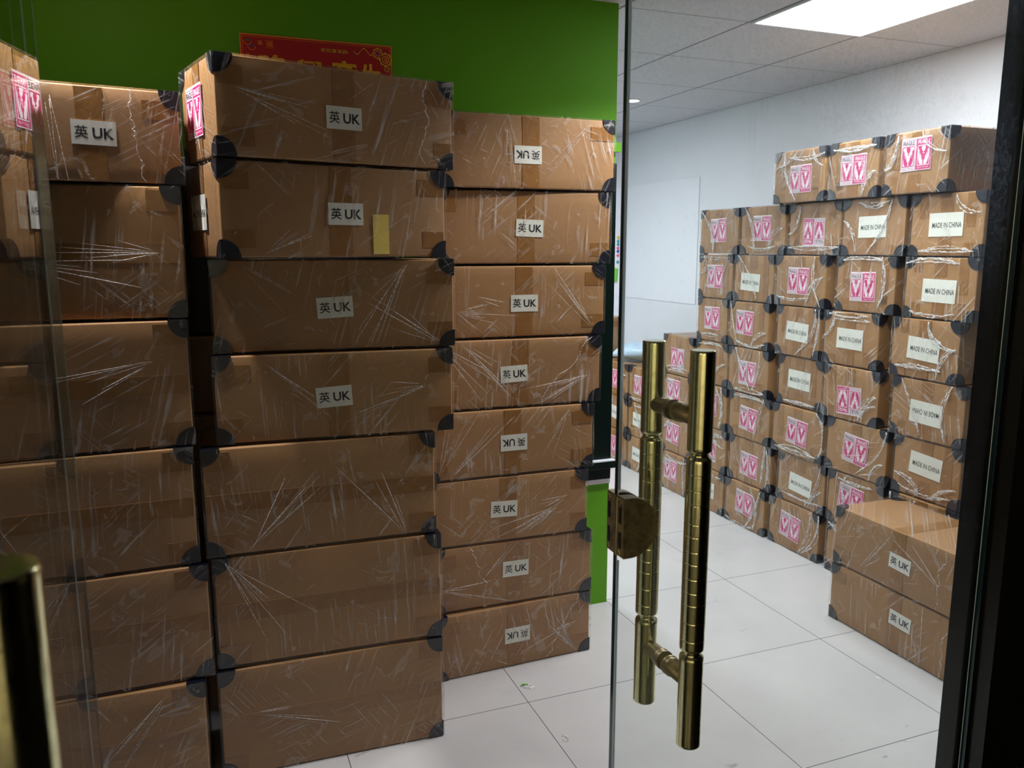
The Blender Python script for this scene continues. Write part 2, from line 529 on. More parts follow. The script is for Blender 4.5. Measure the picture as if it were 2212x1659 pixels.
def sticker_mesh(kind):
    bm = bmesh.new()
    Y0 = -0.0008
    if kind == 'uk':
        w_, h_ = 0.096, 0.056
        box(bm, -w_ / 2, w_ / 2, Y0, 0, -h_ / 2, h_ / 2, 0)
        put_text(bm, '英', -0.0265, 0.0005, 0.029, 0.029, Y0 - 0.0003, 1, 0.012)
        put_text(bm, 'UK', 0.020, -0.0005, 0.046, 0.025, Y0 - 0.0003, 1, 0.026)
        mats = [MT['paper'], MT['ink']]
    elif kind == 'made':
        w_, h_ = 0.150, 0.088
        box(bm, -w_ / 2, w_ / 2, Y0, 0, -h_ / 2, h_ / 2, 0)
        put_text(bm, 'MADE IN CHINA', 0.004, -0.002, 0.128, 0.0200, Y0 - 0.0003, 1, 0.006)
        mats = [MT['paper'], MT['ink']]
    elif kind == 'note':
        w_, h_ = 0.046, 0.104
        box(bm, -w_ / 2, w_ / 2, Y0, 0, -h_ / 2, h_ / 2, 0, 0)
        mats = [MT['note']]
    else:   # fragile: a white half and a magenta half
        W_, H_ = 0.140, 0.124
        box(bm, -W_ / 2, W_ / 2, Y0, 0, -H_ / 2, H_ / 2, 0)
        y1, y2, y3 = Y0 - 0.0003, Y0 - 0.0006, Y0 - 0.0009
        poly(bm, [(0, -H_ / 2 + .003), (W_ / 2 - .002, -H_ / 2 + .003), (W_ / 2 - .002, H_ / 2 - .006), (0, H_ / 2 - .006)], y1, 1)
        frame2d(bm, -W_ / 2 + .003, -.003, -H_ / 2 + .004, H_ / 2 - .007, .0012, y1, 2)
        for cx, fg, txt in ((-0.036, 1, 2), (0.035, 0, 0)):
            put_text(bm, 'FRAGILE', cx, 0.043, 0.054, 0.016, y2, txt, 0.02)
            put_text(bm, 'HANDLE WITH CARE', cx, -0.0515, 0.052, 0.0055, y2, txt, 0.0)
            frame2d(bm, cx - .028, cx + .028, -.045, .031, .0028, y2, fg)
            # goblet
            g = [(cx - .0080, .027), (cx + .0080, .027), (cx + .0090, .018), (cx + .0055, .010), (cx + .0012, .007), (cx + .0012, .002), (cx + .0045, .001), (cx + .0045, -.001), (cx - .0045, -.001), (cx - .0045, .001), (cx - .0012, .002), (cx - .0012, .007), (cx - .0055, .010), (cx - .0090, .018)]
            poly(bm, g, y3, fg)
            # two cupped hands
            for s in (-1, 1):
                hnd = [(.0025, -.041), (.014, -.041), (.0200, -.031), (.0235, -.012), (.0240, .014), (.0215, .018), (.0190, .014), (.0180, -.006), (.0145, -.014), (.0105, -.007), (.0078, -.008), (.0088, -.016), (.0060, -.024), (.0025, -.028)]
                pts = [(cx + s * a, b) for a, b in hnd]
                poly(bm, pts if s > 0 else pts[::-1], y3, fg)
                th = [(.0130, .000), (.0150, .001), (.0165, -.006), (.0148, -.0105), (.0125, -.0075)]
                pts = [(cx + s * a, b) for a, b in th]
                poly(bm, pts if s > 0 else pts[::-1], y3, fg)
        mats = [MT['pink_paper'], MT['pink'], MT['grey_ink']]
    me = bpy.data.meshes.new('sticker_' + kind)
    bm.to_mesh(me); bm.free()
    for m in mats: me.materials.append(m)
    return me
STICK = {k: sticker_mesh(k) for k in ('uk', 'made', 'note', 'fragile')}
STICK_NAME = {'uk': 'destination_label', 'made': 'origin_label', 'note': 'yellow_note', 'fragile': 'fragile_sticker'}
STICK_LABEL = {'uk': 'white label with black UK print', 'made': 'white label printed MADE IN CHINA', 'note': 'blank yellow paper note', 'fragile': 'white and magenta FRAGILE sticker'}

# ------------------------------------------------------------------ corner protector, 8 orientations
PROT = {}
def protector(sx, sy, sz, r=0.044):
    key = (sx, sy, sz)
    if key in PROT: return PROT[key]
    bm = bmesh.new()
    t = 0.0022
    q = [(0, 0)] + [(r * cos(a), r * sin(a)) for a in [pi / 2 * k / 10 for k in range(11)]]
    def P(ax):
        def f(u, v, d):
            # u, v grow away from the corner; d outwards
            c = {'x': (-d, u, v), 'y': (u, -d, v), 'z': (u, v, -d)}[ax]
            return (-sx * c[0], -sy * c[1], -sz * c[2])
        return f
    for ax in 'xyz':
        prism(bm, q, P(ax), t)
        # raised rim ridge
        q2 = [(r * .94 * cos(a), r * .94 * sin(a)) for a in [pi / 2 * k / 10 for k in range(11)]] + [(r * cos(a), r * sin(a)) for a in [pi / 2 * k / 10 for k in range(10, -1, -1)]]
        prism(bm, q2, P(ax), t * 1.5)
    me = finish('corner_protector', bm, MT['corner'])
    PROT[key] = me
    return me

# ------------------------------------------------------------------ the wrapped carton
BOXN = 0
def carton(loc, yaw, w, d, h, stickers=(), label='', group='', tape='vertical', corners='front', ropes=0, seed=None, rope_w=1.0, tape_x=0.0, crumple=0.0016):
    """local: front faces -Y, x across (width w), y depth; loc is bottom centre of the FRONT face"""
    global BOXN
    BOXN += 1
    rn = random.Random(seed if seed is not None else BOXN * 7 + 1)
    root = bpy.data.objects.new('cardboard_box', None)
    COL.objects.link(root)
    root.empty_display_size = 0.05
    root.location = loc
    root.rotation_euler = (0, 0, R(yaw))
    root['label'] = label
    root['category'] = 'box'
    root['group'] = group
    z0, z1 = 0.003, h - 0.004
    hw = w / 2
    # body: a bevelled, slightly bulging carton
    bm = bmesh.new()
    nx, nz = 10, 5
    fs = box(bm, -hw, hw, 0, d, z0, z1)
    bmesh.ops.subdivide_edges(bm, edges=bm.edges[:], cuts=5, use_grid_fill=True)
    b1, b2, b3, b4 = [rn.uniform(-0.0012, 0.0022) for _ in range(4)]
    for v in bm.verts:
        u = 1 - (v.co.x / hw) ** 2
        t_ = 1 - ((v.co.z - (z0 + z1) / 2) / ((z1 - z0) / 2)) ** 2
        s_ = 1 - ((v.co.y - d / 2) / (d / 2)) ** 2
        if v.co.y < 1e-5: v.co.y -= b1 * u * t_
        if v.co.y > d - 1e-5: v.co.y += b2 * u * t_
        if abs(abs(v.co.x) - hw) < 1e-5: v.co.x += math.copysign(b3 * s_ * t_, v.co.x)
    sharp = [e for e in bm.edges if e.calc_face_angle(0) > 1.0]
    bmesh.ops.bevel(bm, geom=sharp, offset=0.004, segments=3, affect='EDGES', profile=0.5)
    body = link('box_body', finish('box_body', bm, MT['card'], True), root)
    # tape
    yf = -max(b1, 0) - 0.0009
    def piece(*b):
        q = bmesh.new(); box(q, *b)
        link('packing_tape', finish('packing_tape', q, MT['tape']), root)
    def strip(x0, x1, za, zb):
        piece(x0, x1, yf, 0.002, za, zb)
    if tape == 'vertical':
        tw = 0.03
        strip(tape_x - tw, tape_x + tw, z0 + .003, z1 - .003)
        piece(tape_x - tw, tape_x + tw, 0.004, d - 0.004, z1 - 0.001, z1 + 0.0008)
        for sx in (-1, 1):
            for zc in (z0 + 0.045, z1 - 0.045):
                if rn.random() < 0.75:
                    a = hw - 0.004
                    L_ = rn.uniform(0.05, 0.085)
                    x0, x1 = (a - L_, a) if sx > 0 else (-a, -a + L_)
                    strip(x0, x1, zc - 0.022, zc + 0.022)
    elif tape == 'seam':
        zc = h * 0.5
        strip(-hw + .004, hw - .004, zc - 0.026, zc + 0.022)
        for sx in (-1, 1):
            for zq in (z0 + 0.034, z1 - 0.034):
                L_ = rn.uniform(0.06, 0.08)
                x0, x1 = (hw - .004 - L_, hw - .004) if sx > 0 else (-hw + .004, -hw + .004 + L_)
                strip(x0, x1, zq - 0.026, zq + 0.026)
        # torn-paper crease line under the tape
    elif tape == 'end':
        tw = 0.028
        strip(-tw, tw, z0 + .003, z0 + h * 0.30)
        strip(-tw, tw, z1 - h * 0.30, z1 - .003)
        for sx in (-1, 1):
            if rn.random() < 0.7:
                xa = sx * (hw - 0.055)
                strip(xa - .02, xa + .02, z1 - rn.uniform(.05, .2), z1 - .003)
            if rn.random() < 0.7:
                xa = sx * (hw - 0.055)
                strip(xa - .02, xa + .02, z0 + .003, z0 + rn.uniform(.04, .07))
        piece(-tw, tw, 0.004, d - 0.004, z1 - 0.001, z1 + 0.0008)
    # end faces
    for sx in (-1, 1):
        x0, x1 = (hw - .002, hw + .0028) if sx > 0 else (-hw - .0028, -hw + .002)
        piece(x0, x1, d / 2 - .03, d / 2 + .03, z0 + .003, z1 - .003)
    # corner protectors
    for sx in (-1, 1):
        for sz in (-1, 1):
            for sy in ((-1, 1) if corners == 'all' else (-1,)):
                link('corner_protector', protector(sx, sy, sz), root, (sx * (hw + .0006), (-.0006 - max(b1, 0) * .2) if sy < 0 else d + .0006, z1 + .0004 if sz > 0 else z0 - .0004))
    # stickers: (kind, face, u, v, rot degrees)
    for s in stickers:
        kind, face, u, v, rot = s
        me = STICK[kind]
        if face == 'front':
            o = link(STICK_NAME[kind], me, root, (u, yf - 0.0006, v), (0, R(rot), 0))
        else:
            o = link(STICK_NAME[kind], me, root, (-hw - .0045, u, v), (0, 0, R(-90)))
            if rot: o.rotation_euler = Matrix.Rotation(R(-90), 3, 'Z').to_euler()
        o['label'] = STICK_LABEL[kind]
    # stretch film: displaced open shell over front, both ends and the top
    bm = bmesh.new()
    off = 0.0052
    def sheet(fn, nu, nv):
        g = [[None] * (nv + 1) for _ in range(nu + 1)]
        for i in range(nu + 1):
            for j in range(nv + 1):
                g[i][j] = bm.verts.new(fn(i / nu, j / nv))
        for i in range(nu):
            for j in range(nv):
                f = bm.faces.new((g[i][j], g[i + 1][j], g[i + 1][j + 1], g[i][j + 1])); f.smooth = True
    ph = [rn.uniform(0, 6.28) for _ in range(6)]
    an = rn.uniform(-1, 1)
    def wob(a, b):
        k = 9 + 5 * an
        return crumple * (0.5 * sin(a * 60 + b * 23 * an + ph[0]) + 0.35 * sin(a * 31 - b * 47 + ph[1]) + 0.4 * sin(b * 71 + a * k + ph[2]))
    Z0, Z1 = 0.0006, h - 0.0012
    sheet(lambda a, b: (-hw - off + a * (w + 2 * off), -off + min(0, wob(a * w, b * h)), Z0 + b * (Z1 - Z0)), 36, 16)
    for sx in (-1, 1):
        sheet(lambda a, b, sx=sx: (sx * (hw + off) + sx * max(0, wob(a * d + 3, b * h)) * .6, -off + a * (d + 2 * off), Z0 + b * (Z1 - Z0)), 16, 10)
    if corners == 'all':
        sheet(lambda a, b: (-hw - off + a * (w + 2 * off), -off + b * (d + 2 * off), Z1 + 0.0004), 16, 8)
        sheet(lambda a, b: (-hw - off + a * (w + 2 * off), d + off, Z0 + b * (Z1 - Z0)), 16, 6)
    # bunched ropes of film across the front
    if rope_w < 1:
        for k in range(ropes + 1):
            # a fan of straight taut creases running out of one gathered point
            px_, pz_ = rn.choice((-1, 1)) * hw * rn.uniform(.1, .97), rn.choice((Z0 + .01, Z1 - .01, h * rn.uniform(.3, .7)))
            base_a = math.atan2(h / 2 - pz_ + rn.uniform(-.05, .05), -px_ * rn.uniform(.15, .9))
            for q in range(rn.randint(5, 11)):
                a = base_a + rn.uniform(-.28, .28)
                l0, l1 = rn.uniform(0, .05), rn.uniform(.08, .30)
                x_a, z_a = px_ + l0 * cos(a) + rn.uniform(-.006, .006), pz_ + l0 * sin(a)
                x_b, z_b = px_ + l1 * cos(a), pz_ + l1 * sin(a)
                if not (Z0 < z_a < Z1): continue
                f_ = 1.0
                if z_b > Z1 - .004: f_ = min(f_, (Z1 - .004 - z_a) / (z_b - z_a))
                if z_b < Z0 + .004: f_ = min(f_, (Z0 + .004 - z_a) / (z_b - z_a))
                if abs(x_b) > hw: f_ = min(f_, (math.copysign(hw, x_b) - x_a) / (x_b - x_a))
                if f_ <= 0.05: continue
                x_b, z_b = x_a + (x_b - x_a) * f_, z_a + (z_b - z_a) * f_
                if stickers and any(abs(x_a + (x_b - x_a) * i / 12) < .060 and abs(z_a + (z_b - z_a) * i / 12 - h / 2) < .036 for i in range(13)): continue
                r_ = rn.uniform(.00030, .0008)
                tube(bm, [(x_a + (x_b - x_a) * i / 6 + rn.uniform(-.0004, .0004), -off - .0012, z_a + (z_b - z_a) * i / 6) for i in range(7)], [r_ * (.25 + sin(pi * (i + .3) / 6.6)) for i in range(7)], 1, 4, 0.5)
        for k in range(rn.choice((0, 1, 1)) if stickers else 0):
            # a crumpled gathered edge wandering down from the top
            x, z = hw * rn.choice((-1, 1)) * rn.uniform(.35, .9), Z1 - .004
            pts, rad = [(x, -off - .002, z)], [.0008]
            dirx = rn.uniform(-.5, .5) - .8 * (x / hw)
            while z > Z0 + .012 and abs(x) < hw - .004 and len(pts) < 40:
                x += (dirx * .6 + rn.uniform(-1, 1)) * .007
                z -= rn.uniform(.003, .011)
                pts.append((max(-hw, min(hw, x)), -off - .002 - rn.uniform(0, .002), max(z, .004)))
                rad.append(rn.uniform(.0004, .0019))
            tube(bm, pts, rad, 1, 5, .5)
    for k in range(ropes if rope_w >= 1 else 0):
        m = rn.random()
        n = 22
        if m < 0.4:     # diagonal, bowing
            sx = rn.choice((-1, 1))
            x0, za = sx * hw * rn.uniform(.3, 1.0), Z1 - .004
            x1, zb = sx * hw * rn.uniform(-.3, .9), Z0 + rn.uniform(0.004, .03)
            bow = rn.uniform(-.05, .05)
            P_ = [(x0 + (x1 - x0) * q + bow * sin(pi * q), za + (zb - za) * q) for q in [i / (n - 1) for i in range(n)]]
        elif m < 0.75:  # arc near a corner
            sx = rn.choice((-1, 1)); sz = rn.choice((-1, 1))
            ra, rb = rn.uniform(.35, .8) * w * .6, rn.uniform(.4, .9) * h * .7
            a0, a1 = 0.05, 1.5
            P_ = [(sx * (hw - ra * cos(a)), (h / 2 + sz * (h / 2 - .006) - sz * rb * sin(a))) for a in [a0 + (a1 - a0) * i / (n - 1) for i in range(n)]]
        else:           # near-horizontal sag near the bottom or top
            zc = rn.choice((0.025, h - 0.03)) + rn.uniform(-.01, .02)
            x0, x1 = -hw * rn.uniform(.4, 1), hw * rn.uniform(.4, 1)
            sg = rn.uniform(-.02, .02)
            P_ = [(x0 + (x1 - x0) * q, zc + sg * sin(pi * q)) for q in [i / (n - 1) for i in range(n)]]
        if stickers and k and any(abs(x) < .062 and abs(z - h / 2) < .045 for x, z in P_): continue
        strands = rn.randint(3, 6)
        for s_ in range(strands):
            pts, rad = [], []
            dx, dz = rn.uniform(-.013, .013), rn.uniform(-.013, .013)
            for i, (x, z) in enumerate(P_):
                x = max(-hw - off, min(hw + off, x + dx * sin(pi * i / (n - 1)) + rn.uniform(-.0016, .0016)))
                z = max(0.004, min(h - .005, z + dz * sin(pi * i / (n - 1)) + rn.uniform(-.0016, .0016)))
                pts.append((x, -off - 0.002 - rn.uniform(0, .0012), z))
                rad.append(rope_w * (0.0004 + 0.0034 * rn.random() ** 2 * (0.3 + abs(sin(i * .5 + ph[3])))))
            tube(bm, pts, rad, 1, 5, 0.3)
    link('stretch_wrap', finish('stretch_wrap', bm, [MT['film'], MT['rope']], False), root)
    return root

# ------------------------------------------------------------------ room
def struct(name, bm, mats, parent=None):
    o = link(name, finish(name, bm, mats), parent)
    if parent is None: o['kind'] = 'structure'
    return o
def sbox(name, mat, *b, parent=None):
    bm = bmesh.new(); box(bm, *b); return struct(name, bm, mat, parent)

CEIL = 2.36
XR, YB, XL = 3.28, 6.25, -1.9
sbox('floor', MT['floor'], XL, XR, 1.04, YB, -0.05, 0)
sbox('floor_corridor', MT['corridor_floor'], -2.2, 2.8, -2.0, 1.04, -0.05, 0)
sbox('wall_right', MT['white'], XR, XR + .1, 1.12, YB, 0, CEIL + .1)
sbox('wall_far', MT['white'], XL - .1, XR + .1, YB, YB + .1, 0, CEIL + .1)
sbox('wall_left', MT['white'], XL - .1, XL, 1.12, YB, 0, CEIL + .1)
# green partition wall
sbox('wall_green', MT['green'], XL, 1.522, 2.82, 2.92, 0, CEIL)
sbox('trim_1', MT['green'], 0.80, 1.531, 2.796, 2.8195, 1.825, 1.859)
sbox('trim_2', MT['white_trim'], 0.80, 1.5222, 2.812, 2.8195, 0.520, 0.541)

t = bpy.data.objects.new('wall_panel', None); COL.objects.link(t); t.location = (1.1, 2.81, 0.541)
t['label'] = 'dark green lacquered panel with a narrow ledge on the green wall'; t['category'] = 'wall panel'
bm = bmesh.new(); box(bm, -0.30, 0.4195, -0.006, 0.0095, 0.0, 1.243, 0, 0.002)
link('panel_face', finish('panel_face', bm, MT['dark_green']), t)
bm = bmesh.new(); box(bm, -0.30, 0.428, -0.034, -0.006, 0.051, 0.080, 0, 0.002)
link('ledge', finish('ledge', bm, MT['dark_green']), t)
bm = bmesh.new(); box(bm, -0.30, 0.428, -0.034, -0.006, 0.0802, 0.084, 0, 0)
o = link('ledge_cap', finish('ledge_cap', bm, MT['seal']), t); o['label'] = 'white cap strip on the ledge'

# ceiling with grid joints
t_ = NT('ceiling_grid')
tc = t_.n('ShaderNodeTexCoord').outputs['Object']
p = t_.xyz(tc)
def gline(v, off, per, wd):
    q = t_.math('PINGPONG', t_.math('SUBTRACT', v, off), per / 2)
    return t_.ramp(q, wd * 0.5, wd, 1, 0)
g = t_.math('MAXIMUM', gline(p[0], 2.705 - 20 * .575, .575, .0065), gline(p[1], 2.85 - 10 * .607, .607, .0035))
n = t_.noise(tc, 80, 4, 0.7)
c = t_.mix(t_.ramp(n, 0.3, 0.7), srgb(206, 208, 214), srgb(186, 188, 194))
c = t_.mix(t_.math('MULTIPLY', g, 0.85), c, srgb(64, 66, 78))
t_.bsdf(Base_Color=c, Roughness=0.85, Normal=t_.bump(n, 0.3, 0.002))
sbox('ceiling', t_.m, XL, XR, 1.12, YB, CEIL, CEIL + .08)

# entrance front: black steel posts, header and walls either side of the glass doors
sbox('wall_front_right', MT['frame'], 1.418, 3.38, 1.03, 1.12, 0, CEIL + .08)
sbox('wall_front_left', MT['frame'], -2.2, -0.245, 1.03, 1.12, 0, CEIL + .08)
sbox('wall_front_header', MT['frame'], -0.245, 1.418, 1.03, 1.12, 2.235, CEIL + .08)
sbox('trim_3', MT['frame'], 1.398, 1.4175, 1.079, 1.118, 0, 2.234)
# corridor
CW = simple('corridor_wall_paint', srgb(214, 204, 176), 0.6)
sbox('wall_corridor_pale', CW, -2.2, 0.30, -1.9, -1.8, 0, 2.5)
sbox('wall_corridor_right', MT['frame'], 0.30, 2.8, -1.9, -1.8, 0, 2.5)
sbox('wall_corridor_end_left', CW, -2.3, -2.2, -1.9, 1.1, 0, 2.5)
sbox('wall_corridor_end_right', MT['frame'], 2.8, 2.9, -1.9, 1.03, 0, 2.5)
sbox('ceiling_corridor', simple('corridor_ceiling_paint', srgb(120, 120, 118), 0.8), -2.3, 2.9, -1.9, 1.03, 2.44, 2.5)

# ceiling lamps
def thing(name, label, cat, loc=(0, 0, 0), group=None, rz=0):
    o = bpy.data.objects.new(name, None); COL.objects.link(o)
    o.location = loc; o.rotation_euler = (0, 0, rz)
    o['label'] = label; o['category'] = cat
    if group: o['group'] = group
    return o
def panel_light(x0, x1, y0, y1, mat, label):
    t = thing('ceiling_light', label, 'ceiling light', ((x0 + x1) / 2, (y0 + y1) / 2, CEIL))
    a, b = (x1 - x0) / 2, (y1 - y0) / 2
    bm = bmesh.new()
    for q in ((-a, a, -b, -b + .012), (-a, a, b - .012, b), (-a, -a + .012, -b + .012, b - .012), (a - .012, a, -b + .012, b - .012)):
        box(bm, *q, -0.008, -0.0005)
    link('lamp_frame', finish('lamp_frame', bm, MT['lamp_frame']), t)
    bm = bmesh.new(); box(bm, -a + .012, a - .012, -b + .012, b - .012, -0.006, -0.001)
    link('diffuser', finish('diffuser', bm, mat), t)
panel_light(2.135, 2.70, 2.245, 2.845, MT['diffuser'], 'bright square ceiling panel light above the right-hand boxes')
panel_light(0.99, 1.55, 4.68, 5.27, MT['diffuser_far'], 'square ceiling panel light behind the green wall')
def downlight(x, y, r, label, group=None):
    t = thing('downlight', label, 'downlight', (x, y, CEIL), group)
    bm = bmesh.new(); lathe(bm, [(r * .86, -0.004), (r, -0.004), (r, -0.0005), (r * .86, -0.0005), (r * .86, -0.004)], 32, cap=False)
    link('lamp_ring', finish('lamp_ring', bm, MT['lamp_frame']), t)
    bm = bmesh.new(); lathe(bm, [(r * .85, -0.003), (r * .85, -0.001)], 32)
    link('diffuser', finish('diffuser', bm, MT['down']), t)
downlight(2.562, 4.55, 0.05, 'small round downlight in the far ceiling beside the glass door edge')
downlight(-0.27, 2.150, 0.06, 'small round downlight above the left stack of boxes')
downlight(1.66, 2.06, 0.06, 'small round downlight above the open floor in front of the green wall stack')

# ------------------------------------------------------------------ glass doors
def lock_bm(mirror=1):
    """patch lock: origin on the free edge at mid glass; glass extends to +x, near side -y"""
    bm = bmesh.new()
    T = 0.0275
    H_ = 0.0485
    def dshape(n=18, s=1.0, w_=0.060):
        return [(0.0, -H_ * s)] + [(0.012 + (w_ - 0.012) * s * cos(a), H_ * s * sin(a)) for a in [-pi / 2 + pi * k / n for k in range(n + 1)]] + [(0.0, H_ * s)]
    for y0, sgn in ((-T, 1), (0.0062, 1)):
        prism(bm, dshape(), lambda u, v, t, y0=y0: (u, y0 + t, v), T - 0.0062, 0)
    r = bmesh.ops.bevel(bm, geom=[e for e in bm.edges if e.calc_face_angle(0) > 0.9], offset=0.0016, segments=2, affect='EDGES')
    # strap over the glass edge
    box(bm, -0.0022, 0.0, -0.0075, 0.0075, -H_ + .001, H_ - .001, 0, 0.0006)
    box(bm, -0.0042, -0.0018, -0.0105, -0.0062, -H_ + .001, H_ - .001, 2, 0.0006)
    for yc in (-0.0175, 0.0175):
        box(bm, -0.0018, 0.0002, yc - .0075, yc + .0075, -H_ + .003, H_ - .003, 1, 0.0004)
        for zc in (0.0205, -0.0195):
            box(bm, -0.0024, -0.0015, yc - .0040, yc + .0040, zc - .0140, zc + .0120, 3)
        for zc in (0.0405, -0.0405):
            lathe(bm, [(0.0035, -0.0034), (0.0035, -0.0016)], 16, 'X', (0, yc, zc), 2)
    return finish('patch_lock', bm, [MT['old_brass'], MT['old_brass'], MT['brass'], MT['black']])

def handle_tube_mesh():
    """vertical tube, origin at its bottom centre"""
    bm = bmesh.new()
    L_, r = 0.639, 0.0192
    def groove(z):
        return [(r, z - .0150), (r, z - .0105), (r - .0008, z - .0085), (r - .0045, z - .0055), (r - .0050, z - .0020), (r - .0030, z + .0008), (r - .0006, z + .0030), (r, z + .0052), (r, z + .0095)]
    prof = [(r - .0012, 0), (r, .0012), (r, .004)]
    z = 0.0
    prof += groove(0.162)
    rn = random.Random(5)
    z = 0.183
    while z < 0.462:
        prof += [(r, z - .0012), (r, z - .0008), (r - .0004, z - .0002), (r - .0004, z + .0002), (r, z + .0008), (r, z + .0012)]
        z += rn.choice((0.020, 0.024, 0.030, 0.0225))
    prof += groove(0.483)
    prof += [(r, L_ - .005), (r, L_ - .0015), (r - .0012, L_)]
    lathe(bm, prof, 56)
    me = finish('pull_handle', bm, MT['brass'])
    return me
TUBE = handle_tube_mesh()
def standoff_mesh(sy):
    bm = bmesh.new()
    a, b = 0.0062, 0.052
    pr = [(0.0165, a), (0.0165, a + .004), (0.0150, a + .005), (0.0150, a + .0085), (0.0162, a + .0095), (0.0162, a + .0125), (0.0138, a + .014), (0.0132, b + .012)]
    lathe(bm, [(r, sy * h) for r, h in pr], 36, 'Y')
    return finish('standoff', bm, MT['old_brass'])
ST = {1: standoff_mesh(1), -1: standoff_mesh(-1)}

def door(name, loc, rz, glassmat, flip, edgemat):
    """local: free edge at x=0, leaf runs to x=+W (pivot side); glass mid-plane y=0; flip mirrors in x"""
    root = bpy.data.objects.new(name, None); COL.objects.link(root)
    root['kind'] = 'structure'
    root.location = loc; root.rotation_euler = (0, 0, rz)
    W_ = 0.821
    sx = -1 if flip else 1
    bm = bmesh.new()
    x0, x1 = sorted((0, sx * W_))
    box(bm, x0, x1, -0.006, 0.006, 0.012, 2.222, 0, 0.0)
    for f in bm.faces:
        c = f.calc_center_median()
        f.material_index = 0 if abs(abs(c.y) - 0.006) < 1e-5 else 1
    bevs = bmesh.ops.bevel(bm, geom=bm.edges[:], offset=0.0010, segments=1, affect='EDGES')
    for f in bevs['faces']: f.material_index = 2
    link('glass_pane', finish('glass_pane', bm, [glassmat, edgemat, MT['seal']]), root)
    bm = bmesh.new(); box(bm, -.0006, 0.0036, -0.0078, -0.0061, 0.012, 0.98); link('edge_strip', finish('edge_strip', bm, MT['strip']), root)
    bm = bmesh.new(); box(bm, -.0006, 0.0036, -0.0078, -0.0061, 1.095, 2.222); link('edge_strip', finish('edge_strip', bm, MT['strip']), root)
    for sy in (-1, 1):
        h_ = link('pull_handle', TUBE, root, (sx * 0.103, sy * 0.069, 0.677))
        for zc in (0.106, 0.535):
            link('standoff', ST[sy], h_, (0, -sy * 0.069, zc))
    lk = link('patch_lock', lock_bm(), root, (0, 0, 1.0375))
    if flip: lk.rotation_euler = (0, 0, pi)
    for z0, z1 in ((0.004, 0.055), (2.18, 2.232)):
        bm = bmesh.new()
        a, b = sorted((sx * (W_ - 0.165), sx * (W_ + 0.0005)))
        box(bm, a, b, -0.016, 0.016, z0, z1, 0, 0.002)
        link('pivot_fitting', finish('pivot_fitting', bm, MT['old_brass']), root)
    return root
door('door_1', (0.590, 1.069, 0), 0, MT['glass'], False, MT['glass_edge'])
# left leaf stands open towards the corridor: local +x runs from the free edge to the pivot edge
door('door_2', (-0.1665, 0.322, 0), R(90.0), MT['glass_clean'], False, MT['glass_clean'])

# ------------------------------------------------------------------ cartons
def stack(rows, d_of, specs, group, **kw):
    for (x, y, a, w_, h, z), sp in zip(rows, specs):
        c, s = cos(R(a)), sin(R(a))
        carton((x - c * w_ / 2, y - s * w_ / 2, z), a, w_, sp.get('d', d_of), h, sp.get('st', ()), sp['label'], group,
               sp.get('tape', 'vertical'), sp.get('corners', 'front'), sp.get('ropes', 1), rope_w=sp.get('rw', 0.55))

F_, M_, U_ = 'fragile', 'made', 'uk'
Mrows = [(0.615, 2.164, -2, 0.625, 0.325, 0.000), (0.617, 2.168, -2.5, 0.622, 0.319, 0.327), (0.606, 2.178, -1.5, 0.622, 0.300, 0.648),
         (0.660, 2.170, -4, 0.635, 0.239, 0.950), (0.671, 2.182, -4.5, 0.640, 0.246, 1.191), (0.657, 2.212, 12.6, 0.610, 0.237, 1.439), (0.682, 2.216, 13.9, 0.636, 0.235, 1.678)]
Mspec = [dict(label='large plain carton at the bottom of the middle stack, standing on the floor', tape='seam', d=.26, ropes=0),
         dict(label='large plain carton second from the bottom of the middle stack', tape='seam', d=.26, ropes=0),
         dict(label='large plain carton with scratched cloudy wrap, third from the bottom of the middle stack', tape='seam', d=.26, ropes=1),
         dict(label='wide carton with UK label, fourth from the bottom of the middle stack', st=[(U_, 'front', -.012, .115, -3)], ropes=2),
         dict(label='wide carton with UK label below the one bearing the yellow note', st=[(U_, 'front', -.008, .116, -3)], ropes=3),
         dict(label='wide carton with a yellow note beside its UK label', st=[(U_, 'front', .012, .113, 0), ('note', 'front', .110, .062, 0), (M_, 'left', .19, .115, 0)], ropes=2),
         dict(label='topmost tilted carton of the middle stack, in front of the red banner', st=[(U_, 'front', 0, .112, 0), (F_, 'left', .17, .12, 0)], corners='all', ropes=2, d=.30)]
stack(Mrows, .335, Mspec, 'wrapped cartons in the middle stack')

Trows = [(1.269, 2.482, 2.0, 0.590, 0.234, 0.000), (1.270, 2.480, -0.3, 0.590, 0.230, 0.236), (1.245, 2.474, -1.3, 0.590, 0.231, 0.468), (1.267, 2.478, -0.7, 0.600, 0.232, 0.701),
         (1.293, 2.483, -1.3, 0.590, 0.233, 0.935), (1.309, 2.492, -2.5, 0.585, 0.240, 1.170), (1.332, 2.500, -2.5, 0.610, 0.240, 1.412), (1.341, 2.497, -0.1, 0.610, 0.235, 1.654)]
ords = ['at the bottom', 'second from the bottom', 'third from the bottom', 'fourth from the bottom', 'fifth from the bottom', 'sixth from the bottom', 'second from the top', 'at the top']
Tspec = []
for i in range(8):
    inv = i in (0, 3, 7)
    Tspec.append(dict(label='carton with %s UK label, %s of the stack against the green wall' % ('upside-down' if inv else 'upright', ords[i]),
                      st=[(U_, 'front', (.007, .003, -.015, .004, -.023, .001, .012, -.01)[i], (.118, .126, .115, .113, .113, .113, .118, .109)[i], 180 if inv else (-2, 1, 2, 0, -2, 0, 2, 1)[i])],
                      ropes=(2, 2, 1, 3, 3, 2, 3, 2)[i], corners='all' if i == 7 else 'front', rw=.7))
stack(Trows, .31, Tspec, 'wrapped cartons stacked against the green wall')

